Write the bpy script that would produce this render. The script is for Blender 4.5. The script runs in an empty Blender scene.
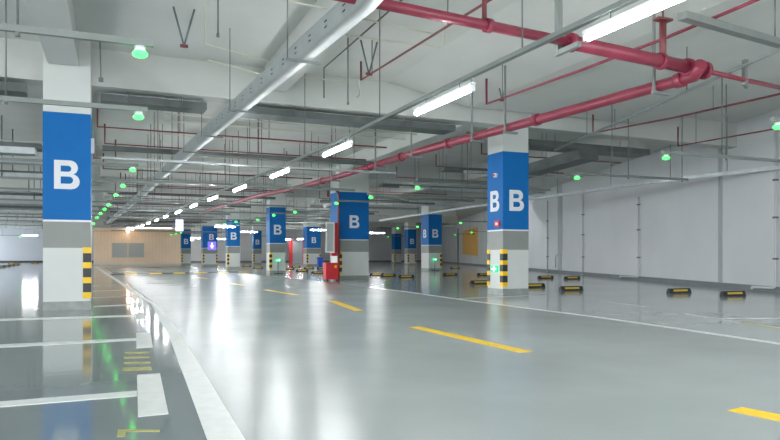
import bpy, bmesh, math, random
from mathutils import Vector, Matrix
random.seed(7)
S = bpy.context.scene
COL = S.collection
H = 1.0                       # camera height
F = 675.0                     # focal length in pixels of the 780 wide frame
YAW = math.radians(22.2)      # camera turned right of the aisle direction (+Y)
HOR = 255.0
# ---------------------------------------------------------------- camera
cam = bpy.data.cameras.new('camera'); co = bpy.data.objects.new('camera', cam); COL.objects.link(co)
cam.sensor_width = 36.0; cam.lens = F / 780 * 36.0
cam.shift_y = (HOR - 220.0) / 780.0
cam.clip_end = 400
co.location = (0, 0, H); co.rotation_euler = (math.pi / 2, 0, -YAW)
S.camera = co
# ---------------------------------------------------------------- world, exposure
w = bpy.data.worlds.new('world'); S.world = w; w.use_nodes = True
bg = w.node_tree.nodes['Background']
bg.inputs[0].default_value = (0.95, 0.98, 1.0, 1); bg.inputs[1].default_value = 1.05
S.view_settings.view_transform = 'Standard'; S.view_settings.look = 'None'
S.view_settings.gamma = 1.0; S.view_settings.use_curve_mapping = False
S.view_settings.exposure = 2.0
TUBE_POWER = 38.0

# ---------------------------------------------------------------- helpers
CY, SY = math.cos(YAW), math.sin(YAW)
def C2W(xc, zc): return (xc * CY + zc * SY, -xc * SY + zc * CY)
def U(px, py, z=0.0):
    """point of the photograph's frame taken to the horizontal plane at height z"""
    zc = F * (H - z) / (py - HOR)
    x, y = C2W((px - 390.0) / F * zc, zc)
    return Vector((x, y, z))
def UY(px, y, z=0.0):
    """point on the plane world y"""
    u = (px - 390.0) / F
    zc = y / (CY - u * SY)
    return Vector((u * zc * CY + zc * SY, y, z))
def depth(p): return p.x * SY + p.y * CY

def mat(name, col, rough=0.5, metal=0.0, noise=0.0, nscale=4.0, bump=0.0, bscale=60.0, emit=None, es=0.0, spec=0.5, rnoise=0.0, coat=0.0):
    m = bpy.data.materials.new(name); m.use_nodes = True
    nt = m.node_tree; b = nt.nodes['Principled BSDF']
    b.inputs['Base Color'].default_value = (*col, 1); b.inputs['Roughness'].default_value = rough
    b.inputs['Metallic'].default_value = metal; b.inputs['Specular IOR Level'].default_value = spec
    b.inputs['Coat Weight'].default_value = coat; b.inputs['Coat Roughness'].default_value = 0.05
    tc = nt.nodes.new('ShaderNodeTexCoord')
    n = nt.nodes.new('ShaderNodeTexNoise'); n.inputs['Scale'].default_value = nscale; n.inputs['Detail'].default_value = 5
    nt.links.new(tc.outputs['Object'], n.inputs['Vector'])
    if noise > 0 or True:
        r = nt.nodes.new('ShaderNodeValToRGB')
        k = max(noise, 0.02)
        r.color_ramp.elements[0].position = 0.3; r.color_ramp.elements[1].position = 0.7
        r.color_ramp.elements[0].color = (*[c * (1 - k) for c in col], 1)
        r.color_ramp.elements[1].color = (*[min(1, c * (1 + k)) for c in col], 1)
        nt.links.new(n.outputs['Fac'], r.inputs['Fac']); nt.links.new(r.outputs['Color'], b.inputs['Base Color'])
    if rnoise > 0:
        mr = nt.nodes.new('ShaderNodeMapRange'); mr.inputs['To Min'].default_value = max(0.0, rough - rnoise); mr.inputs['To Max'].default_value = rough + rnoise
        nt.links.new(n.outputs['Fac'], mr.inputs['Value']); nt.links.new(mr.outputs['Result'], b.inputs['Roughness'])
    if bump > 0:
        n2 = nt.nodes.new('ShaderNodeTexNoise'); n2.inputs['Scale'].default_value = bscale; n2.inputs['Detail'].default_value = 2
        bp = nt.nodes.new('ShaderNodeBump'); bp.inputs['Strength'].default_value = bump; bp.inputs['Distance'].default_value = 0.01
        nt.links.new(tc.outputs['Object'], n2.inputs['Vector'])
        nt.links.new(n2.outputs['Fac'], bp.inputs['Height']); nt.links.new(bp.outputs['Normal'], b.inputs['Normal'])
    if emit:
        b.inputs['Emission Color'].default_value = (*emit, 1); b.inputs['Emission Strength'].default_value = es
    return m

M = {
 'floor':  mat('grey green epoxy', (0.47, 0.51, 0.505), 0.11, noise=0.05, nscale=0.6, bump=0.05, bscale=9, rnoise=0.05, spec=0.65),
 'road':   mat('road epoxy', (0.335, 0.368, 0.364), 0.24, noise=0.05, nscale=0.7, bump=0.13, bscale=55, rnoise=0.06, spec=0.65),
 'bay':    mat('bay epoxy', (0.20, 0.24, 0.25), 0.085, noise=0.06, nscale=0.5, bump=0.05, bscale=8, rnoise=0.02, spec=0.6),
 'line':   mat('white floor paint', (0.72, 0.74, 0.72), 0.3, noise=0.06, nscale=9),
 'faint':  mat('worn floor paint', (0.50, 0.53, 0.51), 0.3, noise=0.12, nscale=5),
 'yline':  mat('yellow floor paint', (0.85, 0.56, 0.02), 0.35, noise=0.05, nscale=9),
 'ywear':  mat('worn yellow paint', (0.40, 0.38, 0.13), 0.35, noise=0.25, nscale=14),
 'ceil':   mat('ceiling paint', (0.62, 0.635, 0.605), 0.7, noise=0.05, nscale=0.8),
 'beam':   mat('beam paint', (0.54, 0.56, 0.535), 0.7, noise=0.04, nscale=0.9),
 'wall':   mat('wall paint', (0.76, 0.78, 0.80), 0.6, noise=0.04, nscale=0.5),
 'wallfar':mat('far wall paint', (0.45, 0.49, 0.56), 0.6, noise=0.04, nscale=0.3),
 'base':   mat('grey skirting paint', (0.20, 0.22, 0.235), 0.4, noise=0.12, nscale=3),
 'joint':  mat('wall joint', (0.46, 0.50, 0.51), 0.6),
 'pwhite': mat('pillar white', (0.62, 0.65, 0.63), 0.35, noise=0.03, nscale=1.5),
 'pgrey':  mat('pillar grey', (0.25, 0.27, 0.255), 0.4, noise=0.05, nscale=3),
 'psock':  mat('pillar plinth', (0.27, 0.30, 0.285), 0.3, noise=0.16, nscale=7),
 'blue':   mat('pillar blue', (0.0, 0.135, 0.43), 0.5, noise=0.04, nscale=2, spec=0.25),
 'letter': mat('letter white', (0.72, 0.75, 0.78), 0.4),
 'gy':     mat('guard yellow', (0.92, 0.58, 0.0), 0.35),
 'gk':     mat('guard black', (0.018, 0.022, 0.03), 0.4),
 'red':    mat('red pipe paint', (0.23, 0.028, 0.055), 0.35, noise=0.15, nscale=5),
 'redth':  mat('red thin pipe paint', (0.17, 0.04, 0.045), 0.4, noise=0.2, nscale=3),
 'redbox': mat('red plastic', (0.62, 0.02, 0.03), 0.4, noise=0.08),
 'galv':   mat('galvanised steel', (0.46, 0.50, 0.51), 0.38, metal=0.75, noise=0.14, nscale=4),
 'galvd':  mat('dull duct steel', (0.12, 0.135, 0.135), 0.45, metal=0.3, noise=0.2, nscale=3),
 'tray':   mat('tray steel', (0.44, 0.47, 0.465), 0.5, metal=0.25, noise=0.06, nscale=5),
 'rail':   mat('grey rail paint', (0.21, 0.235, 0.225), 0.4, metal=0.2, noise=0.06),
 'rod':    mat('hanger rod steel', (0.16, 0.18, 0.18), 0.5, metal=0.4, noise=0.15),
 'cream':  mat('cream conduit', (0.60, 0.60, 0.50), 0.5),
 'pvc':    mat('white plastic pipe', (0.62, 0.65, 0.66), 0.4),
 'dark':   mat('dark plastic', (0.03, 0.035, 0.04), 0.5),
 'hous':   mat('lamp housing', (0.7, 0.72, 0.74), 0.4),
 'tube':   mat('lit fluorescent tube', (0.9, 0.95, 1.0), 0.4, emit=(0.95, 0.98, 1.0), es=TUBE_POWER),
 'green':  mat('lit green lamp', (0.03, 0.5, 0.12), 0.4, emit=(0.02, 1.0, 0.04), es=2.6),
 'gsign':  mat('lit green sign', (0.0, 0.4, 0.15), 0.4, emit=(0.0, 0.55, 0.2), es=0.4),
 'wsign':  mat('lit white mark', (0.8, 0.9, 0.85), 0.4, emit=(0.75, 1.0, 0.85), es=0.3),
 'purple': mat('lit violet screen', (0.2, 0.12, 0.6), 0.3, emit=(0.22, 0.14, 0.85), es=0.25),
 'lilac':  mat('lit pale sign', (0.7, 0.7, 0.95), 0.3, emit=(0.72, 0.70, 1.0), es=0.3),
 'tan':    mat('tan panelling', (0.93, 0.72, 0.52), 0.25, noise=0.06, nscale=0.8),
 'tan2':   mat('tan groove', (0.72, 0.57, 0.43), 0.3),
 'gpanel': mat('grey panel', (0.44, 0.48, 0.47), 0.3),
 'yellow': mat('ochre panel', (0.95, 0.54, 0.14), 0.5, noise=0.05),
 'glass':  mat('dull glazing', (0.42, 0.47, 0.47), 0.1, spec=0.8),
 'bluebin':mat('blue plastic', (0.01, 0.10, 0.62), 0.4),
 'warm':   mat('lit warm lamp', (1, 0.8, 0.5), 0.4, emit=(1.0, 0.80, 0.58), es=14.0),
 'shutter':mat('shutter steel', (0.33, 0.36, 0.37), 0.4, metal=0.3),
}

def box(bm, x0, x1, y0, y1, z0, z1, mi=0):
    v = [bm.verts.new(p) for p in ((x0,y0,z0),(x1,y0,z0),(x1,y1,z0),(x0,y1,z0),(x0,y0,z1),(x1,y0,z1),(x1,y1,z1),(x0,y1,z1))]
    for f in ((3,2,1,0),(4,5,6,7),(0,1,5,4),(1,2,6,5),(2,3,7,6),(3,0,4,7)):
        bm.faces.new([v[i] for i in f]).material_index = mi
def poly(bm, pts, z0, z1, mi=0):
    """prism over a plan outline"""
    a = [bm.verts.new((p[0], p[1], z0)) for p in pts]; b = [bm.verts.new((p[0], p[1], z1)) for p in pts]
    n = len(pts)
    bm.faces.new(b).material_index = mi; bm.faces.new(a[::-1]).material_index = mi
    for i in range(n): bm.faces.new((a[i], a[(i+1) % n], b[(i+1) % n], b[i])).material_index = mi
    bmesh.ops.recalc_face_normals(bm, faces=bm.faces[:])
def sweep(bm, pts, prof, mi=0, up=None):
    """closed profile [(side, up)] along a path, mitred"""
    pts = [Vector(p) for p in pts]; rings = []
    n = len(pts); k = len(prof)
    last = None
    for i in range(n):
        d0 = (pts[i] - pts[i-1]).normalized() if i > 0 else (pts[1] - pts[0]).normalized()
        d1 = (pts[i+1] - pts[i]).normalized() if i < n - 1 else d0
        t = (d0 + d1)
        t = t.normalized() if t.length > 1e-5 else d0
        ref = Vector((0, 0, 1)) if abs(d0.z) < 0.9 else Vector((0, 1, 0))
        s = d0.cross(ref).normalized() if last is None else (last - t * last.dot(t)).normalized()
        if s.length < 0.1: s = d0.cross(ref).normalized()
        u = s.cross(t).normalized()
        last = s
        sc = 1.0 / max(0.5, t.dot(d0))
        rings.append([bm.verts.new(pts[i] + s * a * 1.0 + u * b * 1.0) for a, b in prof])
    for i in range(n - 1):
        for j in range(k):
            f = bm.faces.new((rings[i][j], rings[i][(j+1) % k], rings[i+1][(j+1) % k], rings[i+1][j])); f.material_index = mi
            f.smooth = k > 5
    bm.faces.new(rings[0][::-1]).material_index = mi; bm.faces.new(rings[-1]).material_index = mi
def circ(r, n=10): return [(r * math.cos(2 * math.pi * i / n), r * math.sin(2 * math.pi * i / n)) for i in range(n)]
def tube(bm, pts, r, n=10, mi=0): sweep(bm, pts, circ(r, n), mi)
def bend(pts, r=0.12, k=3):
    """round the corners of a polyline"""
    pts = [Vector(p) for p in pts]; out = [pts[0]]
    for i in range(1, len(pts) - 1):
        a, b, c = pts[i-1], pts[i], pts[i+1]
        ra = min(r, (a-b).length * 0.45, (c-b).length * 0.45)
        p, q = b + (a-b).normalized() * ra, b + (c-b).normalized() * ra
        for j in range(k + 1):
            t = j / k; out.append(p * (1-t)**2 + b * 2*t*(1-t) + q * t*t)
    out.append(pts[-1]); return out
def rect(w, h): return [(-w/2, -h/2), (w/2, -h/2), (w/2, h/2), (-w/2, h/2)]

ORG = {}
def new(): return bmesh.new()
def obj(name, bm, mats, parent=None, label=None):
    """mesh given in world coordinates; stored relative to the parent's origin"""
    me = bpy.data.meshes.new(name)
    if parent is not None:
        bmesh.ops.translate(bm, verts=bm.verts[:], vec=-ORG[parent.name])
        
    bm.normal_update(); bm.to_mesh(me); bm.free()
    for m in (mats if isinstance(mats, (list, tuple)) else [mats]): me.materials.append(M[m])
    o = bpy.data.objects.new(name, me); COL.objects.link(o)
    if parent is not None: o.parent = parent; ORG[o.name] = ORG[parent.name].copy()
    else: ORG[o.name] = Vector((0, 0, 0))
    if label: o['label'] = label
    return o
def thing(name, label, cat, loc=(0, 0, 0), group=None):
    o = bpy.data.objects.new(name, None); COL.objects.link(o); o.location = loc; o.empty_display_size = 0.2
    ORG[o.name] = Vector(loc)
    o['label'] = label; o['category'] = cat
    if group: o['group'] = group
    return o
def rebase(o, loc):
    """move a single mesh's origin to loc, geometry stays"""
    loc = Vector(loc); o.data.transform(Matrix.Translation(-loc)); o.location = loc; ORG[o.name] = loc
    return o
def tag(o, label, cat, group=None):
    o['label'] = label; o['category'] = cat
    if group: o['group'] = group
    return o
def struct(o): o['kind'] = 'structure'; return o
def dup(root, loc, label=None, group=None):
    r = root.copy(); COL.objects.link(r); r.location = loc; ORG[r.name] = Vector(loc)
    if label: r['label'] = label
    if group: r['group'] = group
    for ch in list(root.children):
        c = ch.copy(); COL.objects.link(c); c.parent = r
        for g in ch.children:
            d = g.copy(); COL.objects.link(d); d.parent = c
    return r

SLAB = 4.9
# ================================================================ SETTING
# right wall: runs at a slant to the aisle
WA = U(773, 292, 0); WB = U(471, 265.0, 0)
wd = (WB - WA).normalized(); wn = Vector((-wd.y, wd.x, 0))          # wn points to the room (left of travel)
if wn.x > 0: wn = -wn
W0 = WA - wd * 14; W1 = WB + wd * 35
def wallp(px, z=0, off=0.0):
    u = (px - 390.0) / F
    dx, dy = C2W(u, 1.0)
    o = W0 + wn * off
    # o + t*wd = s*(dx,dy)
    det = dx * (-wd.y) + dy * wd.x
    s = (o.x * (-wd.y) + o.y * wd.x) / det
    return Vector((dx * s, dy * s, z))
bm = new(); box(bm, -16, 50, -6, 102, -0.3, 0.0); fl = struct(obj('floor', bm, 'floor'))
bm = new()
t = 0.25; o = W0; p = [W0, W1, W1 - wn * t, W0 - wn * t]
poly(bm, [(q.x, q.y) for q in p], 0, SLAB); wr = struct(obj('wall_right', bm, 'wall'))
bm = new(); q0, q1 = W0 + wn * 0.03, W1 + wn * 0.03
poly(bm, [(q.x, q.y) for q in (q0, q1, W1 - wn * .01, W0 - wn * .01)], 0, 0.15); struct(obj('baseboard_right', bm, 'base'))
bm = new()
for px in (721, 560): 
    a = wallp(px - 1.6); b = wallp(px + 1.6)
    poly(bm, [(q.x, q.y) for q in (a - wn*.01, b - wn*.01, b + wn * 0.04, a + wn * 0.04)], 0.15, SLAB)
obj('pilaster', bm, 'joint', wr)
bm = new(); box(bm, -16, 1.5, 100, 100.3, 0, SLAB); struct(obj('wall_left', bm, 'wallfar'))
XE = W1.x + 0.5
bm = new(); box(bm, UY(183, 76).x, XE, 91, 91.3, 0, SLAB); struct(obj('wall_back', bm, 'wall'))
bm = new(); box(bm, -16, 1.5, 99.94, 100, 0, 0.25); struct(obj('baseboard_left', bm, 'dark'))
bm = new(); box(bm, UY(190, 76).x, XE - .5, 90.94, 91, 0, 0.22); struct(obj('baseboard_back', bm, 'base'))
# tan panelled block closing the aisle
TY = 75.7; tx0, tx1 = UY(93.5, TY).x, UY(182, TY).x
bm = new(); box(bm, tx0, tx1, TY, 91.2, 0, 3.75); tw = struct(obj('wall_tan', bm, 'tan'))
bm = new()
for i in range(1, 26):
    x = tx0 + (tx1 - tx0) * i / 26; box(bm, x - .012, x + .012, TY - .012, TY + .01, 0.2, 3.45)
obj('panel_joint', bm, 'tan2', tw)
bm = new(); box(bm, tx0 - .1, tx1 + .1, TY - 1.2, TY, 3.45, 3.75); obj('fascia', bm, 'tan', tw, 'tan soffit over the panelling')
bm = new(); box(bm, tx0, tx1, TY - .06, TY, 0, 0.14); obj('skirting', bm, 'pwhite', tw, 'white skirting')
for a, b in ((112, 127.5), (128.5, 144)):
    bm = new(); box(bm, UY(a, TY).x, UY(b, TY).x, TY - .06, TY, 0.75, 2.25); obj('notice_panel', bm, 'gpanel', tw, 'grey rectangular panel')
# ceiling and beams
bm = new(); box(bm, -16, 50, -6, 102, SLAB, SLAB + .3); ce = struct(obj('ceiling', bm, 'ceil'))
def beam(p, q, w, z0, z1=SLAB, m='beam'):
    p = Vector((*p, 0)); q = Vector((*q, 0)); d = (q - p).normalized(); n = Vector((-d.y, d.x, 0)) * w / 2
    bm = new(); poly(bm, [(v.x, v.y) for v in (p - n, q - n, q + n, p + n)], z0, z1)
    obj('beam', bm, m, ce)
BW = 0.5
beam((-16, 13.5), (17.5, 14.9), BW, 4.2)
beam((-16, 2.2), (22, 3.2), BW, 4.2)
beam((-16, 25.8), (19, 27.2), BW, 4.2)
beam((-16, 36.2), (24, 37.2), BW, 4.2)
beam((-16, 48.6), (26, 49.6), BW, 4.2)
for y in (60, 71, 82): beam((-16, y), (32, y + .6), BW, 4.2)
for x in (-0.85, 8.75):
    ys = [-6, 2.4, 13.7, 26.2, 36.5, 49, 60.2, 71.2, 82.2, 99] if x < 0 else [-6, 2.9, 14.5, 26.9, 36.9, 49.2, 60.4, 71.4, 82.4, 90.9]
    for a, b in list(zip(ys, ys[1:]))[(0 if x < 0 else 2):]: beam((x, a + BW/2), (x, b - BW/2), 0.5, 4.42)
for a, b in ((-6, 2.7), (3.2, 13.9)): beam((3.1, a), (3.1, b), 0.45, 4.42)
for a, b in ((-6, 2.55), (3.15, 14.1)):
    bm = new()
    vs = [[bm.verts.new((x, y, z)) for x, z in ((5.7, SLAB), (7.8, 4.5), (13.2, 4.5), (13.2, SLAB))] for y in (a, b)]
    for j in range(4): bm.faces.new((vs[0][j], vs[0][(j+1) % 4], vs[1][(j+1) % 4], vs[1][j]))
    bm.faces.new(vs[0][::-1]); bm.faces.new(vs[1]); bmesh.ops.recalc_face_normals(bm, faces=bm.faces[:])
    obj('drop_panel', bm, 'ceil', ce)
for a, b in ((14.9, 26.5), (27.2, 36.6), (37.3, 48.9)): beam((14.6, a), (14.6, b), 0.45, 4.3)

# ================================================================ FLOOR PAINT (parts of the floor)
def fpoly(name, pts, m, z=0.003, label=None):
    bm = new(); poly(bm, [tuple(U(*p)[:2]) if not isinstance(p, Vector) else (p.x, p.y) for p in pts], 0.0, z)
    return obj(name, bm, m, fl, label)
SL = [(150, 303.5), (155, 310), (163, 326), (171, 342), (187, 385), (207, 440), (222, 478)]
SR = [(279, 500), (245, 440), (211, 384), (189, 348), (176, 328), (163, 312), (154, 303.5)]
# bays left of the aisle: darker, glossier coating
fpoly('bay_coating', [(-60, 262.6), (94, 266.6), (147, 302.5)] + SL + [(120, 700), (-500, 700), (-700, 300)], 'bay', 0.003, 'darker blue-grey parking bay coating')
fpoly('edge_line', SL + SR, 'line', 0.006, 'broad white edge stripe of the aisle')
fpoly('edge_line', [(94, 266.6), (98, 266.6), (154, 303.3), (149.5, 303.5)], 'line', 0.006, 'white line bending away to the left')
def stroke(name, pts, wpx, m, z=0.006, label=None):
    """painted stroke of real width wpx metres along floor points"""
    P = [U(*p) for p in pts]
    L, R = [], []
    for i, p in enumerate(P):
        d = (P[min(i+1, len(P)-1)] - P[max(i-1, 0)]).normalized(); n = Vector((-d.y, d.x, 0)) * wpx / 2
        L.append(p + n); R.append(p - n)
    return fpoly(name, L + R[::-1], m, z, label)
stroke('edge_line', [(370, 287.5), (400, 291), (470, 301), (600, 317.7), (692, 331), (780, 344), (860, 356)], 0.13, 'line', label='long white line on the right of the aisle')
for a in ([(686, 314), (741, 323)], [(600, 301), (648, 307)]): stroke('bay_line', a, 0.1, 'faint', label='worn white bay line')
stroke('bay_line', [(720, 318.5), (800, 318.3)], 0.09, 'faint', label='worn white bay line')
stroke('bay_line', [(455, 299), (520, 296), (545, 294)], 0.07, 'faint', label='worn white bay line')
# road dashes
for a in ([(735, 409.5), (792, 421)], [(414, 327), (526, 352.5)], [(332, 301), (359, 311)], [(266, 290), (296, 295)], [(227, 283), (243, 285.3)], [(196, 277.5), (207, 278.6)]):
    stroke('lane_dash', a, 0.17, 'yline', 0.006, 'yellow lane dash')
fpoly('road_coating', SL[:1] + [(153, 302), (118, 276.5), (104, 268), (183, 266), (330, 283)] + [(400, 291), (470, 301), (600, 317.7), (692, 331), (780, 344), (860, 356), (900, 480), (700, 700), (400, 900)] + SR[:-1][::1], 'road', 0.003, 'lighter grey road surface')
# left bay lines and T blocks
def quad(name, pts, m, label=None): return fpoly(name, pts, m, 0.007, label)
quad('bay_line', [(-40, 405.5), (137, 391.5), (137, 396.5), (-40, 411)], 'line', 'white bay line')
quad('bay_line', [(-40, 346.8), (137, 338.5), (137, 340.8), (-40, 350)], 'line', 'white bay line')
quad('bay_line', [(-40, 320.2), (137, 315.2), (137, 316.7), (-40, 322.2)], 'line', 'white bay line')
quad('bay_line', [(93, 306.2), (137, 304.2), (137, 305.3), (93, 307.4)], 'line', 'white bay line')
quad('bay_line', [(93, 297.6), (132, 296.3), (132, 297.2), (93, 298.5)], 'faint', 'white bay line')
quad('bay_line', [(93, 291), (124, 290), (124, 290.8), (93, 291.8)], 'faint', 'white bay line')
quad('bay_line', [(93, 285.8), (116, 285), (116, 285.7), (93, 286.6)], 'faint', 'white bay line')
quad('bay_end_block', [(137, 375.5), (160, 374), (168.5, 414.5), (138, 417.5)], 'line', 'white block at the end of a bay line')
quad('bay_end_block', [(136.2, 333.2), (150.5, 332.6), (153, 347.8), (136.6, 348.6)], 'line', 'white block at the end of a bay line')
quad('bay_end_block', [(136, 313), (144, 312.8), (146, 319.6), (136.4, 319.8)], 'line', 'white block at the end of a bay line')
stroke('bay_line', [(742, 322.6), (800, 331)], 0.06, 'ywear', label='worn yellow line')
for pts in ([(125, 352.6), (149, 352.2), (149.5, 353.6), (125, 354)], [(124, 357.4), (149, 357), (149.5, 358.4), (124, 359)], [(124, 362.8), (150, 362.3), (150.5, 363.6), (124, 364.2)],
            [(122, 368.4), (151, 367.4), (152, 370.4), (140, 370.8), (122, 371.2)]):
    quad('bay_number_stroke', pts, 'ywear', 'worn yellow painted bay marking')
quad('bay_number_stroke', [(118, 430.4), (160, 430.8), (160, 432.4), (126, 432.2), (125, 437), (117, 437.6)], 'ywear', 'yellow painted hook shaped marking')

# ================================================================ PILLARS
def letter_b(cx, yf, z0, h=0.52, w=0.42, t=0.108, axis='x'):
    """capital B, outline with two counters, 12 mm thick; faces -Y (axis x) or -X (axis y)"""
    def dee(xa, za, zb, xr, n=8):
        r = min((zb - za) / 2, xr - xa); c = xr - r; zm = (za + zb) / 2
        return [(xa, za)] + [(c + r * math.cos(q), (zm + (zb - za) / 2 * math.sin(q))) for q in [-math.pi/2 + math.pi * k / n for k in range(n + 1)]] + [(xa, zb)]
    m = h * .53; xl = -w/2; k = .03
    outer = [(xl, 0)] + dee(xl, 0, m, w/2)[1:-2] + [p for p in dee(xl, m - .02, h, w/2 - k)[2:]]
    holes = [dee(xl + t, t * .9, m - t * .45, w/2 - t), dee(xl + t, m + t * .35, h - t * .9, w/2 - k - t)]
    cu = bpy.data.curves.new('letter', 'CURVE'); cu.dimensions = '2D'; cu.fill_mode = 'BOTH'; cu.extrude = .006
    for pts in [outer] + holes:
        sp = cu.splines.new('POLY'); sp.points.add(len(pts) - 1); sp.use_cyclic_u = True
        for i, (x, z) in enumerate(pts): sp.points[i].co = (x, z, 0, 1)
    o = bpy.data.objects.new('letter', cu)
    me = bpy.data.meshes.new_from_object(o); bm = new(); bm.from_mesh(me)
    bpy.data.objects.remove(o); bpy.data.meshes.remove(me); bpy.data.curves.remove(cu)
    for v in bm.verts:
        x, z, d = v.co
        v.co = (cx + x, yf - .006 + (-d), z0 + z) if axis == 'x' else (yf - .006 - d, cx - x, z0 + z)
    bmesh.ops.recalc_face_normals(bm, faces=bm.faces[:])
    return bm
def pillar(pxl, base, w, label, d=None, guards=('fl',), letters=('f',), lz=2.1, group=None, lx=0.0, top=None, y_is=None):
    d = d or w
    c = U(pxl, base, 0); x0, y0 = c.x, c.y; x1, y1 = x0 + w, y0 + d
    t = thing('pillar', label, 'pillar', ((x0+x1)/2, (y0+y1)/2, 0), group)
    def blk(name, e, z0, z1, m, lab=None):
        bm = new(); box(bm, x0 - e, x1 + e, y0 - e, y1 + e, z0, z1); obj(name, bm, m, t, lab)
    blk('plinth', 0.004, 0, .16, 'psock', 'mottled grey plinth')
    blk('shaft', 0, .16, SLAB, 'pwhite')
    blk('grey_band', 0.004, 1.13, 1.60, 'pgrey', 'grey painted band')
    blk('trim_line', 0.007, 1.60, 1.635, 'letter')
    blk('blue_band', 0.006, 1.635, 3.57, 'blue', 'blue painted band')
    if 'f' in letters: obj('letter', letter_b((x0+x1)/2 + lx, y0 - .006, lz), 'letter', t, 'white letter B')
    if 's' in letters: obj('letter', letter_b((y0+y1)/2, x0 - .006, 2.1, axis='y'), 'letter', t, 'white letter B')
    for g in guards:
        bm = new(); sx = 1 if g[1] == 'l' else -1; cx = x0 if g[1] == 'l' else x1
        sy = 1 if g[0] == 'f' else -1; cy = y0 if g[0] == 'f' else y1
        z = 1.14; k = 0; e = 0.014; L = 0.125
        for k in range(7):
            h = 0.108 if k % 2 == 0 else 0.165
            z0 = z - h; mi = k % 2
            xa, xb = sorted((cx - sx * e, cx + sx * L)); ya, yb = sorted((cy - sy * e, cy + sy * 0.006))
            box(bm, xa, xb, ya, yb, z0, z, mi)
            xa, xb = sorted((cx - sx * e, cx + sx * 0.006)); ya, yb = sorted((cy + sy * 0.006, cy + sy * L))
            box(bm, xa, xb, ya, yb, z0, z, mi)
            z -= h
        obj('corner_guard', bm, ['gy', 'gk'], t, 'yellow and black striped corner guard')
    t['box'] = 0; del t['box']
    return t, (x0, x1, y0, y1)
PL, bL = pillar(43, 311, 0.775, lz=2.19, label= 'large blue banded pillar nearest on the left, letter B facing the camera', guards=('fr',))
PR, bR = pillar(503, 295.4, 0.74, 'blue banded pillar at right with letter B on two faces and two striped guards', guards=('fl', 'bl'), letters=('f', 's'), lx=0.02)
PM, bM = pillar(339, 279.7, 1.28, 'wide blue banded pillar in the middle beside the red hose cabinet', d=1.15, lx=0.02)
P2, b2 = pillar(269.8, 273.7, 0.86, 'blue banded pillar left of the middle one with a green exit sign at its foot')
P3, b3 = pillar(428.7, 270.9, 0.92, 'blue banded pillar in front of the ochre wall panel, green sign at its foot', d=1.1, guards=('fr',), letters=('f', 's'))
P4, b4 = pillar(227.5, 269, 0.88, 'blue banded pillar standing right of the one with the violet arrow screen')
P5, b5 = pillar(203, 266.2, 1.25, 'wide blue banded pillar carrying a violet arrow screen', guards=('fl', 'fr'), lz=2.35, lx=.12)
P6, b6 = pillar(181.5, 265, 0.9, 'small far blue banded pillar at the right end of the tan wall')
P7, b7 = pillar(253.5, 264.5, 0.85, 'small far blue banded pillar seen left of the green exit sign pillar')
P8, b8 = pillar(307, 266, 1.3, 'far blue banded pillar behind the blue bin', guards=('fl', 'fr'))
P9, b9 = pillar(408, 265, 0.9, 'far blue banded pillar with a guard on each front corner, left of the one at the ochre panel', guards=('fl', 'fr'), letters=('f',))
P10, b10 = pillar(394.5, 263.3, 0.9, 'smallest far blue banded pillar right of the wide middle pillar', guards=('fl',), letters=())

# things on the pillars
def exit_sign(loc, label, post=True, face='x'):
    x, y, z = loc
    t = thing('exit_sign', label, 'sign', (x, y, 0 if post else z))
    if face == 'x':
        bm = new(); box(bm, x-.16, x+.16, y-.03, y, z-.08, z+.08); sb = obj('sign_box', bm, 'gsign', t, 'lit green face')
        bm = new(); box(bm, x-.1, x+.1, y-.036, y-.031, z-.02, z+.02)
        a = bmesh.new(); a.free()
        vs = [bm.verts.new(p) for p in ((x+.04, y-.036, z-.06), (x+.12, y-.036, z), (x+.04, y-.036, z+.06))]; bm.faces.new(vs)
        obj('arrow', bm, 'wsign', sb, 'white arrow')
        if post:
            bm = new(); tube(bm, [(x, y-.015, 0.02), (x, y-.015, z-.08)], .015); obj('post', bm, 'dark', t)
            bm = new(); box(bm, x-.22, x+.22, y-.12, y+.0, 0, .03); obj('foot', bm, 'dark', t)
    else:
        bm = new(); box(bm, x-.03, x, y-.15, y+.15, z-.085, z+.085); sb = obj('sign_box', bm, 'gsign', t, 'lit green face')
        bm = new(); box(bm, x-.036, x-.031, y-.11, y+.11, z-.025, z+.025); box(bm, x-.036, x-.031, y-.03, y+.03, z-.07, z+.07)
        obj('arrow', bm, 'wsign', sb, 'white cross shaped mark')
    return t
exit_sign(((b2[0]+b2[1])/2 - .02, b2[2]-.15, 0.72), 'lit green exit sign standing at the foot of the pillar left of the middle')
exit_sign(((b3[0]+b3[1])/2 - .12, b3[2]-.15, 0.72), 'lit green exit sign at the foot of the pillar before the ochre panel')
exit_sign((bR[0]-.005, (bR[2]+bR[3])/2, 0.65), 'green sign with white mark low on the right-hand pillar', post=False, face='y')
bm = new(); y = (bR[2]+bR[3])/2 - .1
tube(bm, [(bR[0]-.0, y, 3.0), (bR[0]-.09, y, 3.0)], .055, 14); tube(bm, [(bR[0]-.09, y, 3.0), (bR[0]-.12, y, 3.0)], .03, 14, 1)
tag(rebase(obj('fire_alarm', bm, ['hous', 'redbox']), (bR[0], y, 3.0)), 'small white and red alarm sounder high on the right-hand pillar', 'alarm')
bm = new(); y = bR[2] + .22; box(bm, bR[0]-.05, bR[0]-.006, y-.1, y+.1, 1.70, 1.86)
box(bm, bR[0]-.056, bR[0]-.05, y-.05, y+.05, 1.75, 1.81, 1)
tag(rebase(obj('alarm_button', bm, ['redbox', 'hous']), (bR[0], y, 1.78)), 'small red call point at the bottom of the blue band on right pillar', 'alarm')
bm = new(); box(bm, bL[1] + .007, bL[1] + .06, bL[2] + .1, bL[2] + .2, 2.88, 3.15)
tag(rebase(obj('junction_box', bm, 'hous'), (bL[1], bL[2] + .18, 2.98)), 'small white box on the right side of the large left pillar', 'box')
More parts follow.
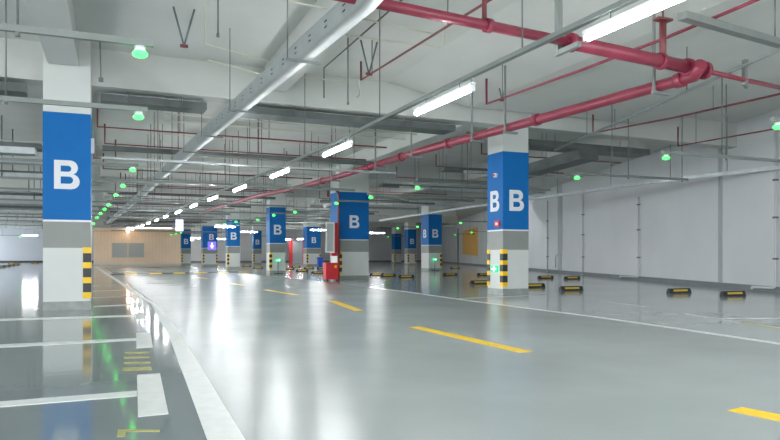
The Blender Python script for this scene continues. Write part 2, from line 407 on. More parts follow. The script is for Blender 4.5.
p = UY(101, 13.1, 4.16); bm = new(); tube(bm, [p, (p.x - .02, p.y, SLAB)], .011, 6); box(bm, p.x-.04, p.x+.04, p.y-.04, p.y+.04, p.z-.06, p.z)
tag(rebase(obj('hanging_cable', bm, 'rod'), p), 'thin cable with a dark box hanging right of the large left pillar', 'cable')
# violet arrow screen
x = (b5[0]+b5[1])/2 + .15; y = b5[2] - .006
t = thing('arrow_screen', 'violet lit screen with white arrow on a far pillar', 'screen', (x, y, 2.0))
bm = new(); box(bm, x-.36, x+.36, y-.08, y, 1.45, 2.2); sb = obj('panel', bm, 'purple', t)
bm = new()
box(bm, x-.06, x+.06, y-.09, y-.081, 1.8, 2.1)
vs = [bm.verts.new(q) for q in ((x-.2, y-.09, 1.84), (x, y-.09, 1.55), (x+.2, y-.09, 1.84))]; bm.faces.new(vs[::-1])
obj('arrow', bm, 'wsign', sb, 'white arrow')
# pale lit hanging sign
p = U(179.5, 227, 2.7); p.z = 2.8
t = thing('hanging_sign', 'pale lilac lit sign hanging above the far aisle', 'sign', p)
bm = new(); box(bm, p.x-.22, p.x+.22, p.y-.05, p.y+.05, p.z-.35, p.z+.35); obj('sign_face', bm, 'lilac', t)
bm = new(); tube(bm, [(p.x, p.y, p.z+.35), (p.x, p.y, SLAB)], .02, 6); obj('rod', bm, 'rod', t)

# hose cabinet left of middle pillar
x1 = bM[0] - .02; yb = bM[2] + .9
t = thing('hose_cabinet', 'tall red fire hose cabinet with glazed white-framed door beside the middle pillar', 'cabinet', (x1-.25, bM[2]+.3, .9))
ya, yz = bM[2] - .12, bM[2] + .1
bm = new(); box(bm, x1-.32, x1, ya, yz, 0.96, 2.3); obj('body', bm, 'redbox', t, 'red side panel')
bm = new()
for a, b, c, d_ in ((-.58, -.53, 1.08, 2.32), (-.27, -.22, 1.08, 2.32), (-.53, -.27, 2.25, 2.32), (-.53, -.27, 1.08, 1.15)): box(bm, x1+a, x1+b, ya-.06, ya-.01, c, d_)
df = obj('door_frame', bm, 'hous', t, 'white door frame')
bm = new(); box(bm, x1-.53, x1-.27, ya-.04, ya-.02, 1.15, 2.25); obj('door_glass', bm, 'glass', df, 'grey glazing')
# red bin
c = U(326, 281, 0)
t = thing('red_bin', 'red plastic equipment box on the floor below the hose cabinet', 'box', (c.x+.27, c.y+.2, 0))
bm = new()
poly(bm, [(c.x, c.y), (c.x+.5, c.y), (c.x+.5, c.y+.38), (c.x, c.y+.38)], 0.06, .62); obj('body', bm, 'redbox', t)
bm = new(); box(bm, c.x-.02, c.x+.52, c.y-.02, c.y+.4, .62, .70); obj('lid', bm, 'redbox', t)
bm = new(); box(bm, c.x+.34, c.x+.42, c.y-.03, c.y-.002, .5, .6); obj('latch', bm, 'gy', t, 'yellow latch')
for a in (.02, .4):
    bm = new(); box(bm, c.x+a, c.x+a+.08, c.y+.02, c.y+.36, 0, .06); obj('foot', bm, 'dark', t)
# blue bin
c = U(314.3, 266.6, 0); c.y -= 1.2
t = thing('waste_bin', 'blue plastic bin standing before a far pillar', 'bin', (c.x+.25, c.y+.25, 0))
bm = new(); poly(bm, [(c.x+.03, c.y+.03), (c.x+.42, c.y+.03), (c.x+.42, c.y+.4), (c.x+.03, c.y+.4)], 0, .7); obj('body', bm, 'bluebin', t)
bm = new(); box(bm, c.x, c.x+.46, c.y, c.y+.44, .7, .8); obj('lid', bm, 'bluebin', t)
# shutter between red posts
q0, q1 = UY(291, 80), UY(304, 80)
t = thing('roller_shutter', 'grey roller shutter between two red frames in the far background', 'shutter', (q0.x, 80, 0))
bm = new(); box(bm, q0.x, q1.x, 80, 80.2, 0, 2.75)
obj('curtain', bm, 'shutter', t)
for q in (q0, q1):
    bm = new(); box(bm, q.x-.18, q.x+.18, 79.9, 80.3, 0, 2.9); obj('frame_post', bm, 'redbox', t, 'red post')
# camera on middle pillar
p = U(329, 206, 2.9)
t = thing('security_camera', 'white tube shaped security camera near the middle pillar', 'camera', (p.x, p.y, p.z))
bm = new(); tube(bm, [(p.x+.1, p.y, p.z+.1), (p.x-.22, p.y-.1, p.z-.03)], .07, 12); obj('body', bm, 'hous', t)
bm = new(); tube(bm, [(p.x+.02, p.y, p.z+.1), (p.x+.02, p.y, SLAB)], .015, 6); obj('bracket', bm, 'rod', t)

# ochre panel on the right wall
a, b = wallp(463, 0, .01), wallp(478, 0, .01)
bm = new()
va = [a - wn*.0, b - wn*.0]
zz = lambda py, p: 1 + (HOR - py) / F * depth(p)
pts = [(a, zz(254, a)), (b, zz(256, b)), (b, zz(227, b)), (a, zz(231, a))]
f0 = [bm.verts.new((p.x, p.y, z)) for p, z in pts]; f1 = [bm.verts.new((p.x + wn.x*.05, p.y + wn.y*.05, z)) for p, z in pts]
bm.faces.new(f1); bm.faces.new(f0[::-1])
for i in range(4): bm.faces.new((f0[i], f0[(i+1) % 4], f1[(i+1) % 4], f1[i]))
bmesh.ops.recalc_face_normals(bm, faces=bm.faces[:])
tag(rebase(obj('wall_panel', bm, 'yellow'), (a.x, a.y, 0.9)), 'ochre yellow panel with slanted top on the right wall', 'panel')

# ================================================================ WHEEL STOPS
def stop_proto(label):
    t = thing('wheel_stop', label, 'wheel stop', (0, 0, 0), None)
    L = .375; bm = new()
    sec = [(-.09, 0), (.09, 0), (.05, .125), (-.05, .125)]
    r = []
    for x, k in ((-L, .75), (-L+.05, 1), (L-.05, 1), (L, .75)):
        r.append([bm.verts.new((x, a * k, z * k)) for a, z in sec])
    for i in range(3):
        for j in range(4): bm.faces.new((r[i][j], r[i][(j+1) % 4], r[i+1][(j+1) % 4], r[i+1][j]))
    bm.faces.new(r[0][::-1]); bm.faces.new(r[-1]); bmesh.ops.recalc_face_normals(bm, faces=bm.faces[:])
    obj('body', bm, 'gk', t)
    bm = new()
    vs = [bm.verts.new(p) for p in ((-L+.12, -.0755, .05), (L-.14, -.0755, .05), (L-.14, -.0611, .095), (-L+.12, -.0611, .095))]
    bm.faces.new(vs)
    obj('reflective_strip', bm, 'yline', t, 'yellow reflective strip')
    return t
SG = 'wheel stops on the right-hand bays'
stops = [(679, 293, 'black and yellow wheel stop by the right wall, second from the right edge'),
 (733, 296, 'black and yellow wheel stop nearest the right edge of the photo'),
 (571, 290.5, 'black and yellow wheel stop on open floor right of the two-faced pillar'),
 (534, 287.5, 'black and yellow wheel stop touching the right side of the two-faced pillar'),
 (545.5, 278.5, 'black and yellow wheel stop near the wall just right of the two-faced pillar'),
 (572, 279.3, 'black and yellow wheel stop at the wall by the bent conduit'),
 (480, 284, 'black and yellow wheel stop just left of the two-faced pillar'),
 (484, 275.5, 'dark wheel stop behind and left of the two-faced pillar'),
 (450, 275.5, 'dark wheel stop on the floor right of the pillar with the green sign'),
 (455, 268.5, 'small far wheel stop beneath the ochre panel'),
 (406, 277.8, 'yellow wheel stop left of the pillar with the green sign'),
 (388, 276.5, 'yellow wheel stop midway between the wide pillar and green sign pillar'),
 (377, 275.5, 'yellow wheel stop just right of the wide middle pillar'),
 (302, 271.5, None), (318, 273.5, None), (309, 268.8, None), (296, 267.2, None), (322, 268.8, None), (289, 269.5, None), (258, 268.5, None), (247, 266.5, None),
 (12, 263.8, 'far wheel stop at the left edge before the far left wall'), (35, 263.8, 'far wheel stop beside the large left pillar')]
proto = None
for px, py, lab in stops:
    p = U(px, py, 0); p.z = 0.0035 if px < 50 else 0.0
    if lab is None: lab, grp = 'tiny dark wheel stop among those left of the wide middle pillar', 'far wheel stops left of the middle pillar'
    else: grp = None
    if proto is None:
        proto = stop_proto(lab); proto.location = p
    else: dup(proto, p, lab, grp)
# speed hump
a, b = U(111, 274.8, 0), U(248, 272.2, 0)
t = thing('speed_hump', 'black and yellow speed hump lying across the far aisle', 'speed hump', (a.x, a.y, .003))
n = 12
for i in range(n):
    p, q = a.lerp(b, i / n), a.lerp(b, (i + 1) / n); bm = new()
    d = (q - p).normalized(); nn = Vector((-d.y, d.x, 0))
    sec = [(-.14, 0), (.14, 0), (.07, .045), (-.07, .045)]
    r = [[bm.verts.new(v + nn * s + Vector((0, 0, z + .0032))) for s, z in sec] for v in (p, q)]
    for j in range(4): bm.faces.new((r[0][j], r[0][(j+1) % 4], r[1][(j+1) % 4], r[1][j]))
    bm.faces.new(r[0][::-1]); bm.faces.new(r[1]); bmesh.ops.recalc_face_normals(bm, faces=bm.faces[:])
    obj('segment', bm, 'gy' if i % 2 else 'gk', t, 'yellow segment' if i % 2 else 'black segment')
# striped kerb at far left
a, b = U(-20, 270.5, 0), U(20, 264.6, 0)
bm = new(); d = (b - a).normalized(); nn = Vector((-d.y, d.x, 0)) * .07
n = 14
for i in range(n):
    p, q = a.lerp(b, i/n), a.lerp(b, (i+1)/n); k = len(bm.verts)
    before = set(bm.faces)
    vs = [bm.verts.new((v.x, v.y, z)) for z in (.004, .16) for v in (p - nn, q - nn, q + nn, p + nn)]
    for f in ((3,2,1,0),(4,5,6,7),(0,1,5,4),(1,2,6,5),(2,3,7,6),(3,0,4,7)): bm.faces.new([vs[j] for j in f]).material_index = i % 2
tag(rebase(obj('kerb', bm, ['gk', 'ywear']), a), 'low striped kerb at the far left edge of the photo', 'kerb')

# ================================================================ LIGHTS
def lamp(p, d, L, label, group, hanger=0.13):
    """fluorescent fitting, p centre of tube, d unit direction"""
    t = thing('fluorescent_lamp', label, 'lamp', p, group)
    p = Vector(p); a, b = p - d * L / 2, p + d * L / 2
    bm = new(); tube(bm, [a, b], .03, 12); obj('tube', bm, 'tube', t, 'lit white tube')
    bm = new(); u = Vector((0, 0, .052)); sweep(bm, [a - d*.03 + u, b + d*.03 + u], rect(.045, .03)); 
    for q in (a, b): sweep(bm, [q - d*.02, q + d*.02], rect(.05, .06))
    obj('housing', bm, 'hous', t)
    bm = new()
    for s in (-.3, .3): tube(bm, [p + d*L*s + Vector((0,0,.067)), p + d*L*s + Vector((0,0,hanger))], .006, 6)
    obj('clip', bm, 'rod', t)
    return t
LP = [(651, 10), (442, 102), (337, 150), (280, 173.6), (240, 188.7), (213, 198.6), (194, 205.8), (178.5, 212), (166, 216.8), (157, 220.2), (148.5, 223.4), (142.5, 225.6), (137.5, 227.4), (133, 229)]
ZL = 2.85
lp = [U(x, y, ZL) for x, y in LP]
names = ['brightest nearest fluorescent lamp cut by the top edge of the photo', 'fluorescent lamp of the row, second from the camera', 'fluorescent lamp of the row, third from the camera, above the wide middle pillar',
 'fluorescent lamp of the row, fourth from the camera', 'fluorescent lamp of the row, fifth from the camera']
for i, p in enumerate(lp):
    d = (lp[min(i+1, len(lp)-1)] - lp[max(i-1, 0)]).normalized()
    lamp(p, d, 1.45, names[i] if i < 5 else 'small distant fluorescent lamp in the long row down the aisle', None if i < 5 else 'distant lamps of the aisle row')
# the same row goes on behind the camera
dd = (lp[0] - lp[1]).normalized()
for k in (1, 2): lamp(lp[0] + dd * 3.5 * k, dd, 1.45, 'fluorescent lamp of the aisle row behind the camera', 'aisle lamps behind the camera')
# channel carrying the row
t = thing('lighting_channel', 'long grey steel channel carrying the row of aisle lamps', 'rail', lp[0] + Vector((0, 0, .2)))
pts = [lp[0] + dd * 8 + Vector((0, 0, .15))] + [p + Vector((0, 0, .15)) for p in lp]
bm = new(); sweep(bm, pts, rect(.06, .045)); obj('channel', bm, 'rail', t)
for i in range(len(pts) - 1):
    for k in ((.5,) if i else (.2, .6, .95)):
        q = pts[i].lerp(pts[i+1], k); bm = new(); tube(bm, [q, (q.x, q.y, SLAB)], .009, 6); obj('hanger_rod', bm, 'rod', t)
# cross lamps of other bays
X = Vector((1, 0, 0))
for px, py, lab in ((225, 227, 'distant lamp right of the pillar with the violet screen'), (194, 238, 'far lamp low between two pillars right of the tan wall'), (222, 239, 'far lamp low behind the pillar pair'),
   (249, 232, 'distant lamp left of the green exit sign pillar'), (319, 230, 'distant lamp left of the hose cabinet'), (303, 239, 'far lamp above the roller shutter'),
   (377, 233, 'distant lamp just right of the wide middle pillar'), (30, 235.5, 'distant lamp above the far left wall'), (188, 240, 'far lamp at the right end of the tan wall'), (285, 239.5, 'far lamp left of the roller shutter')):
    p = U(px, py, 2.85); t = lamp(p, X, 1.3, lab, None, SLAB - 2.85)
# unseen fill lamps added over the left and right bays for brightness
for x, ys in ((-8.5, (0, 6, 12, 18, 26, 34, 44, 56)), ):
    for y in ys: lamp(Vector((x, y, 3.4)), Vector((0, 1, 0)), 1.45, 'added fluorescent fill lamp over the left-hand bays, out of view', 'added fill lamps over the left bays', SLAB - 3.4)
for x, y in ((13.2, 1), (14.2, 6)):
    lamp(Vector((x, y, 3.4)), Vector((0, 1, 0)), 1.45, 'added fluorescent fill lamp over the right-hand bays, out of view', 'added fill lamps over the right bays', SLAB - 3.4)

for x, y in ((11.5, 28.4), (22.5, 38.3), (13.5, 38.2), (14, 50.4), (14, 61.2), (22, 72.3), (11, 72)):  # fill lamps added behind the beams to brighten the middle distance
    lamp(Vector((x, y, 4.62)), X, 1.45, 'added fluorescent fill lamp tucked behind a ceiling beam of the right-hand bays', 'added fill lamps behind the beams', SLAB - 4.62)
# green bay indicator lamps on their rails
def indicator(p, label, group, side, length, rods=(1.2, 3.8, 6.4)):
    t = thing('indicator_rail', 'grey rail of the ' + label, 'rail', (p.x, p.y, p.z+.1), (group + ' rails') if group else None)
    bm = new(); sweep(bm, [(p.x - side*.12, p.y, p.z+.11), (p.x + side*length, p.y, p.z+.11)], rect(.05, .06)); obj('rail', bm, 'rail', t)
    for r in rods:
        if r < length:
            bm = new(); tube(bm, [(p.x+side*r, p.y, p.z+.11), (p.x+side*r, p.y, SLAB)], .011, 6); 
            tube(bm, [(p.x+side*r, p.y, p.z+.04), (p.x+side*r, p.y, p.z+.12)], .022, 6)
            obj('hanger_rod', bm, 'rod', t)
    g = thing('indicator_lamp', label, 'lamp', (p.x, p.y, p.z), group)
    bm = new(); bmesh.ops.create_uvsphere(bm, u_segments=14, v_segments=8, radius=.07)
    for v in bm.verts: v.co.z = v.co.z * .5
    for f in bm.faces: f.smooth = True
    bmesh.ops.translate(bm, verts=bm.verts[:], vec=p); obj('lens', bm, 'green', g, 'lit green lens')
    bm = new(); tube(bm, [p + Vector((0,0,.02)), p + Vector((0,0,.073))], .05, 12); obj('socket', bm, 'hous', g)
ZG = 2.9
GL = [(140, 54), (138.5, 117), (132.6, 170), (123, 186), (115.8, 195.4), (108.7, 205), (104.6, 209.3), (100.5, 213.6), (97, 217.7), (93.6, 223.8), (91, 227.7), (97.5, 221)]
gl_names = ['nearest green lamp hanging at upper left', 'second green lamp hanging right of the large left pillar', 'third green lamp of the left row', 'fourth green lamp of the left row']
for i, (px, py) in enumerate(GL[:-1]):
    p = U(px, py, ZG)
    indicator(p, gl_names[i] if i < 4 else 'small distant green lamp of the left row', None if i < 4 else 'distant green lamps of the left row', -1, 9.0, (1.02, 4.2, 7.4) if i == 0 else (1.6, 4.6) if i == 1 else (1.6, 4.6, 7.4))
GR = [(778, 127, 'green lamp at the right edge of the photo', 1, 4), (666, 158, 'green lamp over the right-hand bays beside the dark duct end', 1, 5), (577, 178, 'green lamp right of the two-faced pillar', 1, 3.6), (417.5, 188, 'green lamp between the wide middle pillar and the two-faced pillar', 1, 4.5),
 (370.8, 197.5, 'green lamp at the right edge of the wide middle pillar', 1, 4.5), (336.4, 203.5, 'green lamp at the left edge of the wide middle pillar', 1, 2.6), (295, 212.3, 'green lamp left of the hose cabinet', 1, 4), (273.7, 215.4, 'green lamp before the pillar with the green exit sign', 1, 4), (257.7, 220, None, 1, 4), (236, 222, None, 1, 4), (224.7, 224.4, None, 1, 4), (215.7, 226.5, None, 1, 4),
 (181, 232.8, None, 1, 4), (176, 233.6, None, 1, 4), (171, 234.6, None, 1, 4),
 (417.5, 227, None, 1, 3), (460.7, 223, 'small green lamp left of the ochre panel', 1, 3), (471.6, 232.5, 'small green lamp before the ochre panel', 1, 2), (397.7, 228.4, None, 1, 3), (388, 237, None, 1, 3), (455, 235, None, 1, 3), (20, 236.5, None, -1, 3), (256, 237, None, 1, 3)]
for px, py, lab, s, L in GR:
    p = U(px, py, ZG)
    if px == 336.4: pass
    indicator(p, lab or 'tiny far green lamp of the right-hand bays', None if lab else 'far green lamps of the right-hand bays', s, L, (1.6, 3.4))
# green glow the nearest lamps throw
# ================================================================ CEILING SERVICES
def pts_z(pp, z): return [U(x, y, z) for x, y in pp]
# main perforated cable tray along the aisle
tr = pts_z([(395, -36), (364, 0), (262, 87), (200, 141), (165, 172), (140, 196), (120, 213), (108, 223.5)], 3.6)
t = thing('cable_tray', 'long perforated steel cable tray running down the aisle ceiling', 'cable tray', tr[0])
bm = new(); prof = [(-.10, -.10), (.10, -.10), (.10, .10), (.09, .10), (.09, -.088), (-.09, -.088), (-.09, .10), (-.125, .10), (-.125, .09), (-.10, .09)]
sweep(bm, tr, prof)
for i in range(len(tr) - 2):
    p, q = tr[i], tr[i+1]; d = (q-p).normalized(); L = (q-p).length; s = d.cross(Vector((0,0,1))); k = 0.3
    while k < L and (i < 3):
        c = p + d * k - s * .103
        for dz in (-.03, .035): sweep(bm, [c + Vector((0,0,dz)) - d*.035, c + Vector((0,0,dz)) + d*.035], rect(.004, .016), 1)
        k += .55
obj('trough', bm, ['tray', 'dark'], t)
for i in range(1, len(tr)):
    p, q = tr[i-1], tr[i]; L = (q-p).length; n = max(1, int(L / 2.0))
    for k in range(n):
        c = p.lerp(q, (k + .5) / n); d = (q-p).normalized(); s = d.cross(Vector((0,0,1)))
        bm = new(); sweep(bm, [c - s*.22 - Vector((0,0,.115)), c + s*.24 - Vector((0,0,.115))], rect(.03, .03))
        for e in (-.2,): tube(bm, [c + s*e - Vector((0,0,.1)), (c.x + s.x*e, c.y + s.y*e, SLAB)], .008, 6)
        obj('hanger', bm, 'rod', t)
# big red mains
ZP = 3.6
A = pts_z([(372, 0), (384, 5.5)], ZP)
mp = pts_z([(382, 4), (571, 42.5)], ZP); mq = pts_z([(571, 42.5), (704, 70.5)], ZP)
t = thing('fire_main', 'thick red fire main crossing overhead at upper right', 'pipe', mp[0])
d1 = (mp[1]-mp[0]).normalized()
bm = new(); tube(bm, [mp[0] - d1*.6, mp[1]], .058, 16); obj('pipe', bm, 'red', t)
bm = new(); tube(bm, [mq[0], mq[1]], .088, 18); obj('pipe', bm, 'red', t)
dq = (mq[1]-mq[0]).normalized()
for c, r in ((mq[0], .115), (mq[0].lerp(mq[1], .64), .112), (mq[0].lerp(mq[1], .86), .118), (mq[1], .125), (mp[0].lerp(mp[1], .52), .08)):
    bm = new(); tube(bm, [c - dq*.035, c + dq*.035], r, 18); obj('coupling', bm, 'red', t)
for k, r in ((.5, .06), ):
    c = mp[0].lerp(mp[1], k); bm = new(); tube(bm, [c, (c.x, c.y, SLAB)], .028, 8); obj('hanger', bm, 'redth', t)
c = mq[0].lerp(mq[1], .66); bm = new(); tube(bm, [c, (c.x, c.y, c.z + .55)], .045, 8); box(bm, c.x-.12, c.x+.12, c.y-.06, c.y+.06, c.z+.55, c.z+.58); tube(bm, [(c.x, c.y, c.z+.55), (c.x, c.y, SLAB)], .014, 6)
obj('hanger', bm, 'redth', t)
c = mp[0].lerp(mp[1], .97); bm = new(); sweep(bm, [(c.x, c.y+.15, c.z-.12), (c.x, c.y+.15, SLAB)], rect(.07, .07)); sweep(bm, [(c.x, c.y+.2, c.z-.1), (c.x, c.y-.25, c.z-.1)], rect(.06, .06)); obj('bracket', bm, 'rail', t)
# thin continuation right
tp = pts_z([(706, 71), (745, 80), (800, 92)], ZP)
bm = new(); tube(bm, tp, .034, 10); o = obj('branch_pipe', bm, 'red', t, 'thinner red branch')
c = tp[1]; bm = new(); sweep(bm, [(c.x, c.y, c.z-.08), (c.x, c.y, c.z+.3)], rect(.06, .06)); sweep(bm, [(c.x-.12, c.y-.08, c.z-.08), (c.x+.12, c.y+.08, c.z-.08)], rect(.04, .04)); obj('bracket', bm, 'rail', t)
# second main, along the aisle
rp = pts_z([(701, 71.5), (694, 76), (650, 88.5), (580, 108), (500, 130), (420, 151), (385, 162), (340, 176), (300, 187), (255, 196.5), (225, 205.5), (200, 213)], ZP - .12)
rp[0].z = ZP - .02
t = thing('fire_main', 'long red fire main running down the aisle in front of the pillars', 'pipe', rp[0])
bm = new(); tube(bm, rp[:7], .085, 16); obj('pipe', bm, 'red', t)
bm = new(); tube(bm, rp[6:], .085, 12); obj('pipe', bm, 'red', t)
for i, k in ((1, .3), (3, .5), (4, .6), (5, .5), (6, .3), (7, .4)):
    c = rp[i].lerp(rp[i+1], k); d = (rp[i+1]-rp[i]).normalized()
    bm = new(); tube(bm, [c - d*.06, c + d*.06], .108, 14); obj('coupling', bm, 'red', t)
for i, k in ((1, .75), (3, .85), (4, .25), (5, .1), (6, .1), (7, .1), (8, .2)):
    c = rp[i].lerp(rp[i+1], k); d = (rp[i+1]-rp[i]).normalized(); s = d.cross(Vector((0,0,1)))
    bm = new(); sweep(bm, [c - s*.16 - Vector((0,0,.11)), c + s*.16 - Vector((0,0,.11))], rect(.045, .045)); sweep(bm, [c - s*.13 - Vector((0,0,.11)), Vector((c.x - s.x*.13, c.y - s.y*.13, SLAB))], rect(.035, .035)); obj('bracket', bm, 'rail', t)
# riser at middle pillar with a ring bend
xr = bM[0] - .1; yr = bM[2] - .25
t = thing('riser_pipe', 'vertical red riser pipe at left corner of the wide middle pillar', 'pipe', (xr, yr, 0))
bm = new(); tube(bm, bend([(xr, yr, .0), (xr, yr, 3.62), (xr - .5, yr - .2, 3.62), (xr - .5, yr - .2, 3.30)], .25, 5), .05, 10); obj('pipe', bm, 'redth', t)
bm = new(); tube(bm, [(xr, yr, 1.0), (xr, yr, 1.12)], .08, 10); obj('coupling', bm, 'red', t)

def service(kind, label, cat, runs, r, m, drops=(), group=None, prof=None, dm=None):
    """a pipe or tray: one run (part) plus its drops (parts)"""
    t = thing(kind, label, cat, runs[0], group)
    bm = new()
    if prof: sweep(bm, runs, prof)
    else: tube(bm, runs, r, 8)
    obj('run', bm, m, t)
    for a, b, rr in drops:
        bm = new(); tube(bm, [a, b], rr, 6); obj('drop' , bm, dm or 'rod', t)
    return t
def up(p, z=None): return (p, Vector((p.x, p.y, z or SLAB)), .01)
# thin red sprinkler lines near
P = pts_z([(361, 80), (490, 0), (560, -44)], 4.3); service('sprinkler_pipe', 'thin red sprinkler pipe at top centre rising past the fire main', 'pipe', [P[0] + Vector((0,0,.35)), P[0]] + P[1:], .02, 'redth', [up(P[0].lerp(P[1], .12)), up(P[0].lerp(P[1], .75))])
P = pts_z([(486.5, 104), (580, 70.5), (663, 39), (740, 7), (770, -6)], 4.0); service('sprinkler_pipe', 'thin red sprinkler pipe running up to the top right corner', 'pipe', [P[0] + Vector((0,0,.5)), P[0]] + P[1:], .024, 'red', [up(P[0].lerp(P[1], .2)), up(P[2])])
P = pts_z([(593, 133), (672, 118), (780, 94), (850, 78)], 4.02); service('sprinkler_pipe', 'thin red sprinkler pipe over the right-hand bays below the beam', 'pipe', [P[0] + Vector((0,0,.45)), P[0]] + P[1:], .022, 'redth', [up(P[0].lerp(P[1], .3)), up(P[1].lerp(P[2], .42))])
P = pts_z([(678, 146), (780, 128), (850, 116)], 3.85); service('sprinkler_pipe', 'thin red sprinkler pipe highest on the right wall side', 'pipe', [P[0] + Vector((0,0,.5)), P[0]] + P[1:], .02, 'redth', [up(P[0].lerp(P[1], .2))])
# galvanised conduits near
P = pts_z([(555, 150), (640, 112.5), (750, 63), (830, 27)], 3.75); service('conduit', 'grey galvanised conduit slanting up toward the right edge', 'conduit', P, .028, 'galv', [up(P[0].lerp(P[1], .45)), up(P[1].lerp(P[2], .5))])
P = pts_z([(324, 68), (388, 12), (402, 0), (440, -33)], 4.75); service('conduit', 'thin grey conduit on the ceiling right of the cable tray', 'conduit', [P[0] - Vector((0,0,.6)), P[0]] + P[1:], .014, 'rod')
P = pts_z([(682, 15.5), (775, 42), (860, 66)], 3.9); service('cable_duct', 'wide grey cable duct at the top right corner', 'duct', P, 0, 'rail', [up(P[1])], prof=rect(.12, .09))
P = pts_z([(380, 220.5), (470, 207), (570, 193.5), (660, 181), (780, 167.5), (900, 151)], 3.3); service('cable_duct', 'long shiny galvanised duct running low before the right wall', 'duct', P, 0, 'galv', [up(P[i].lerp(P[i+1], k)) for i, k in ((0, .5), (1, .4), (1, .9), (2, .5), (3, .1), (3, .6))], prof=rect(.10, .10))
# cream conduits
for pp, z, lab in (([(205, 5), (205, 44), (270, 61.5)], 4.7, 'cream conduit bending beside the cable tray at top left'), ([(208, 60), (272, 77)], 4.5, 'lower cream conduit ending at the cable tray'),
   ([(284, 0), (349, 13.5)], 4.6, 'cream conduit crossing the cable tray at the top edge'), ([(362, 19), (436, 34.6)], 4.7, 'cream conduit just below the red main at top centre'),
   ([(346, 35), (441, 48), (444, 44), (444, 22)], 4.7, 'cream conduit with a looped end below the red main'), ([(281, 90), (357, 97.5), (360, 95), (359, 80)], 4.5, 'cream conduit with a bent end above the cross duct'), ([(290, 76), (350, 82)], 4.5, 'short cream conduit right of the cable tray')):
    P = bend(pts_z(pp, z), .1)
    if len(P) > 2 or True:
        bm = new(); tube(bm, P, .014, 8); tag(rebase(obj('conduit', bm, 'cream'), P[0]), lab, 'conduit')
# V shaped hangers
for x, y, lab in ((184, 46, 'V shaped pair of rust-tipped hangers at top left'), (369, 74, 'V shaped pair of hangers above the middle'), (502, 100, 'V shaped pair of hangers left of the red sprinkler line')):
    p = U(x, y, 4.3); t = thing('pipe_hanger', lab, 'hanger', p)
    for s in (-.16, .16):
        bm = new(); tube(bm, [p, (p.x + s, p.y, SLAB)], .016, 6); obj('strut', bm, 'rod', t)
    bm = new(); tube(bm, [p - Vector((.06,0,0)), p + Vector((.06,0,0))], .028, 8); obj('clamp', bm, 'redth', t)

# cross ducts under the cross beams
def cross_duct(x0, x1, y, z, w, h, label, m='galvd', group=None, slope=.042, rr=.009):
    P = [Vector((x0, y + slope*x0, z)), Vector((x1, y + slope*x1, z))]
    n = max(2, int((x1-x0)/2.2)); dr = []
    for k in range(n):
        c = P[0].lerp(P[1], (k+.5)/n)
        dr.append((c + Vector((0, -w/2-.02, -h/2)), Vector((c.x, c.y - w/2-.02, SLAB)), rr))
    return service('cross_duct', label, 'duct', P, 0, m, dr, group, prof=rect(w, h))
cross_duct(-9, -1.5, 14.15, 4.04, .45, .16, 'dull steel duct behind the beam left of the large left pillar')
cross_duct(-.25, 1.75, 14.45, 4.06, .5, .14, 'dull steel duct under the beam between left pillar and cable tray')
cross_duct(2.3, 7.6, 14.45, 4.06, .6, .14, 'broad dull steel duct under the beam right of the cable tray')
cross_duct(9.7, 14.2, 14.85, 3.95, .7, .16, 'dark steel duct right of the two-faced pillar')
bm = new(); sweep(bm, [(12.0, 15.0, 3.76), (12.0, 18.4, 3.6)], rect(.6, .3)); tag(rebase(obj('duct_elbow', bm, 'galvd'), (12, 15, 3.6)), 'dark duct branch turning away below the beam at right', 'duct')
# distant repeating services
GYL = [U(px, py, ZG).y for px, py in GL]; GYR = [U(g[0], g[1], ZG).y for g in GR]
def clear(y, others, m=.42):
    """shift a run so it keeps clear of the hanger rods of the lamp rails"""
    for k in range(60):
        for q in (y + .06 * k, y - .06 * k):
            if all(abs(q - o) > m for o in others): return q
    return y
rnd = random.Random(3)
ys = [16.9, 18.6, 20.3, 22.4, 24.0, 28.6, 30.4, 32.6, 34.4, 38.8, 41.4, 44, 46.4, 51.5, 54, 57, 62, 66]
for i, y in enumerate(ys):
    z = 3.95 - .12 * (i % 3)
    x0, x1 = -.6 + rnd.random(), 6.7 + rnd.random() * .4
    P = [Vector((x0, y, z)), Vector((x1, y + .3, z))]
    P = [P[0] + Vector((0, 0, .5)), P[0], P[1]]
    service('sprinkler_pipe', 'thin red sprinkler pipe crossing the aisle ceiling in the distance', 'pipe', P, .022, 'redth', [up(Vector((x0 + (x1-x0)*k, y + .3*k, z))) for k in (.25, .55, .85)], 'red cross pipes over the distant aisle', dm='redth' if i % 2 else 'rod')
for i, y in enumerate([17.8, 19.6, 21.4, 23.2, 28.0, 29.8, 31.6, 33.6, 35.2, 38.2, 40.2, 42.8, 45.4, 48, 52.5, 56, 60.8, 65, 70]):
    z = (3.36, 3.86, 3.2)[i % 3]
    cross_duct(-.3, 7.5, y, z, (.1, .3, .16)[i % 3], (.05, .1, .06)[i % 3], 'grey steel service duct crossing the distant aisle ceiling', ('galv', 'galvd', 'rail')[i % 3], 'grey cross ducts over the distant aisle', .02)
for i, y in enumerate([16.2, 18, 19.8, 21.8, 24, 28, 30, 32.4, 35, 38.5, 41, 44, 47.5, 52, 56, 63]):
    z = (3.25, 3.55, 3.4)[i % 3]
    cross_duct(-9.5, -1.6, clear(y, GYL), z, .45, .14, 'galvanised service duct over the left-hand bays', ('galv', 'galvd', 'tray')[i % 3], 'galvanised ducts over the left bays', .0, .018)
for i, y in enumerate([17.8, 19.4, 21.0, 22.8, 24.8, 28.6, 30.6, 33, 35, 39.4, 42, 45, 51, 56]):
    z = (3.5, 3.75, 3.62)[i % 3]; xr = min(16.2, wallp(440).x)
    xm = 13.5 if y < 22 else 16
    cross_duct(9.7, xm, clear(y, GYR), z, (.14, .4, .3)[i % 3], (.07, .12, .1)[i % 3], 'grey steel service duct over the right-hand bays', ('galv', 'galvd', 'rail')[i % 3], 'grey cross ducts over the right bays', .0)
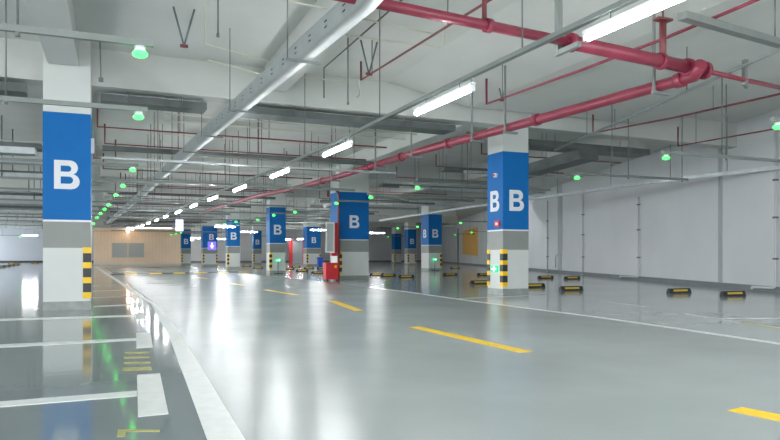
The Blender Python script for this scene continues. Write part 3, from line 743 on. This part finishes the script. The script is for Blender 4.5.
for i, y in enumerate([17.2, 20.2, 23.6, 29.4, 34, 40.6, 47]):
    P = [Vector((9.9, y, 4.35)), Vector((9.9, y, 3.95)), Vector((15, y, 3.95))]
    service('sprinkler_pipe', 'thin red sprinkler pipe over the right-hand bays', 'pipe', P, .022, 'redth', [up(Vector((12, y, 3.95)))], 'red pipes over the right bays')
# thin cream conduits crossing
for i, y in enumerate([15.6, 16.4, 18.2, 20.8, 22.0, 25, 29, 31]):
    P = [Vector((1.0, y, 4.5)), Vector((1.0, y, 4.1)), Vector((7.2, y + .2, 4.1))]
    bm = new(); tube(bm, bend(P, .1), .014, 6); tag(rebase(obj('conduit', bm, 'cream'), P[0]), 'thin cream conduit over the aisle beyond the first beam', 'conduit', 'cream conduits beyond the first beam')
# lone hanger rods near the camera
for px, y0, y1, z in ((250, -30, 22, 0), (218, 0, 70, 0), (407, 15, 100, 0), (615, 60, 200, 0), (747, 60, 160, 0)):
    pass
for px, y, z0, lab in ((218, 9.5, 4.0, 'lone thin hanger rod at top left above the green lamp rail'), (348, 11.5, 3.7, 'long thin hanger rod in the middle of the ceiling'), (612, 12.2, 3.0, 'long hanger rod over the right-hand bays'), (722, 9.6, 2.95, 'long hanger rod near the right edge')):
    p = UY(px, y, z0); bm = new(); tube(bm, [p, (p.x, p.y, SLAB)], .012, 6); tube(bm, [p, p + Vector((0,0,.05))], .022, 8)
    tag(rebase(obj('hanger_rod', bm, 'rod'), p), lab, 'rod')
# pipes on the right wall
def wpipe(px, ztop, pxe, label, m='pvc', r=.035, zb=.12):
    a = wallp(px, ztop, .09); b = wallp(px, zb, .09); pts = [a, b]
    if pxe:
        e = wallp(pxe, zb, .35); pts += [Vector((e.x, e.y, zb)), Vector((e.x, e.y, .05))]
    t = thing('wall_pipe', label, 'pipe', (b.x, b.y, 0))
    bm = new(); tube(bm, bend(pts, .1), r, 10); obj('pipe', bm, m, t)
    for z in (.9, 2.0, 3.0):
        if z < ztop:
            c = wallp(px, z, .09); bm = new(); sweep(bm, [Vector((c.x, c.y, z-.025)), Vector((c.x, c.y, z+.025))], rect(.1, .1)); obj('clip', bm, 'rod', t)
wpipe(638.5, 3.3, 620, 'white drain pipe on the right wall ending in a bend to the left', r=.03)
wpipe(775.5, 4.5, 752, 'white drain pipe near the right edge turning along the floor', r=.035)
wpipe(547.5, 4.2, None, 'dark vertical conduit on the right wall beside the two-faced pillar', 'joint', .035, .0)
wpipe(458, 4.0, None, 'dark vertical pipe left of the ochre panel', 'rod', .06, .0)
wpipe(583, 4.2, None, 'thin vertical conduit on the right wall', 'joint', .025, .0)
c = wallp(561.5, 2.0, .07); 
a, b = wallp(561.8, 4.2, .07), wallp(561.8, 1.15, .07); e0, e1 = wallp(555.5, .95, .07), wallp(555.5, .3, .07)
bm = new(); tube(bm, bend([a, b, e0, e1], .12), .03, 8); tag(rebase(obj('wall_conduit', bm, 'pvc'), e1), 'thin conduit with a dog-leg bend on the right wall', 'conduit')
# warm downlight on the tan soffit
p = UY(128, TY - 1.3, 3.4)
bm = new(); bmesh.ops.create_uvsphere(bm, u_segments=12, v_segments=8, radius=.12); bmesh.ops.translate(bm, verts=bm.verts[:], vec=p)
tag(rebase(obj('downlight', bm, 'warm'), p), 'small warm lamp on the soffit of the tan wall', 'lamp')
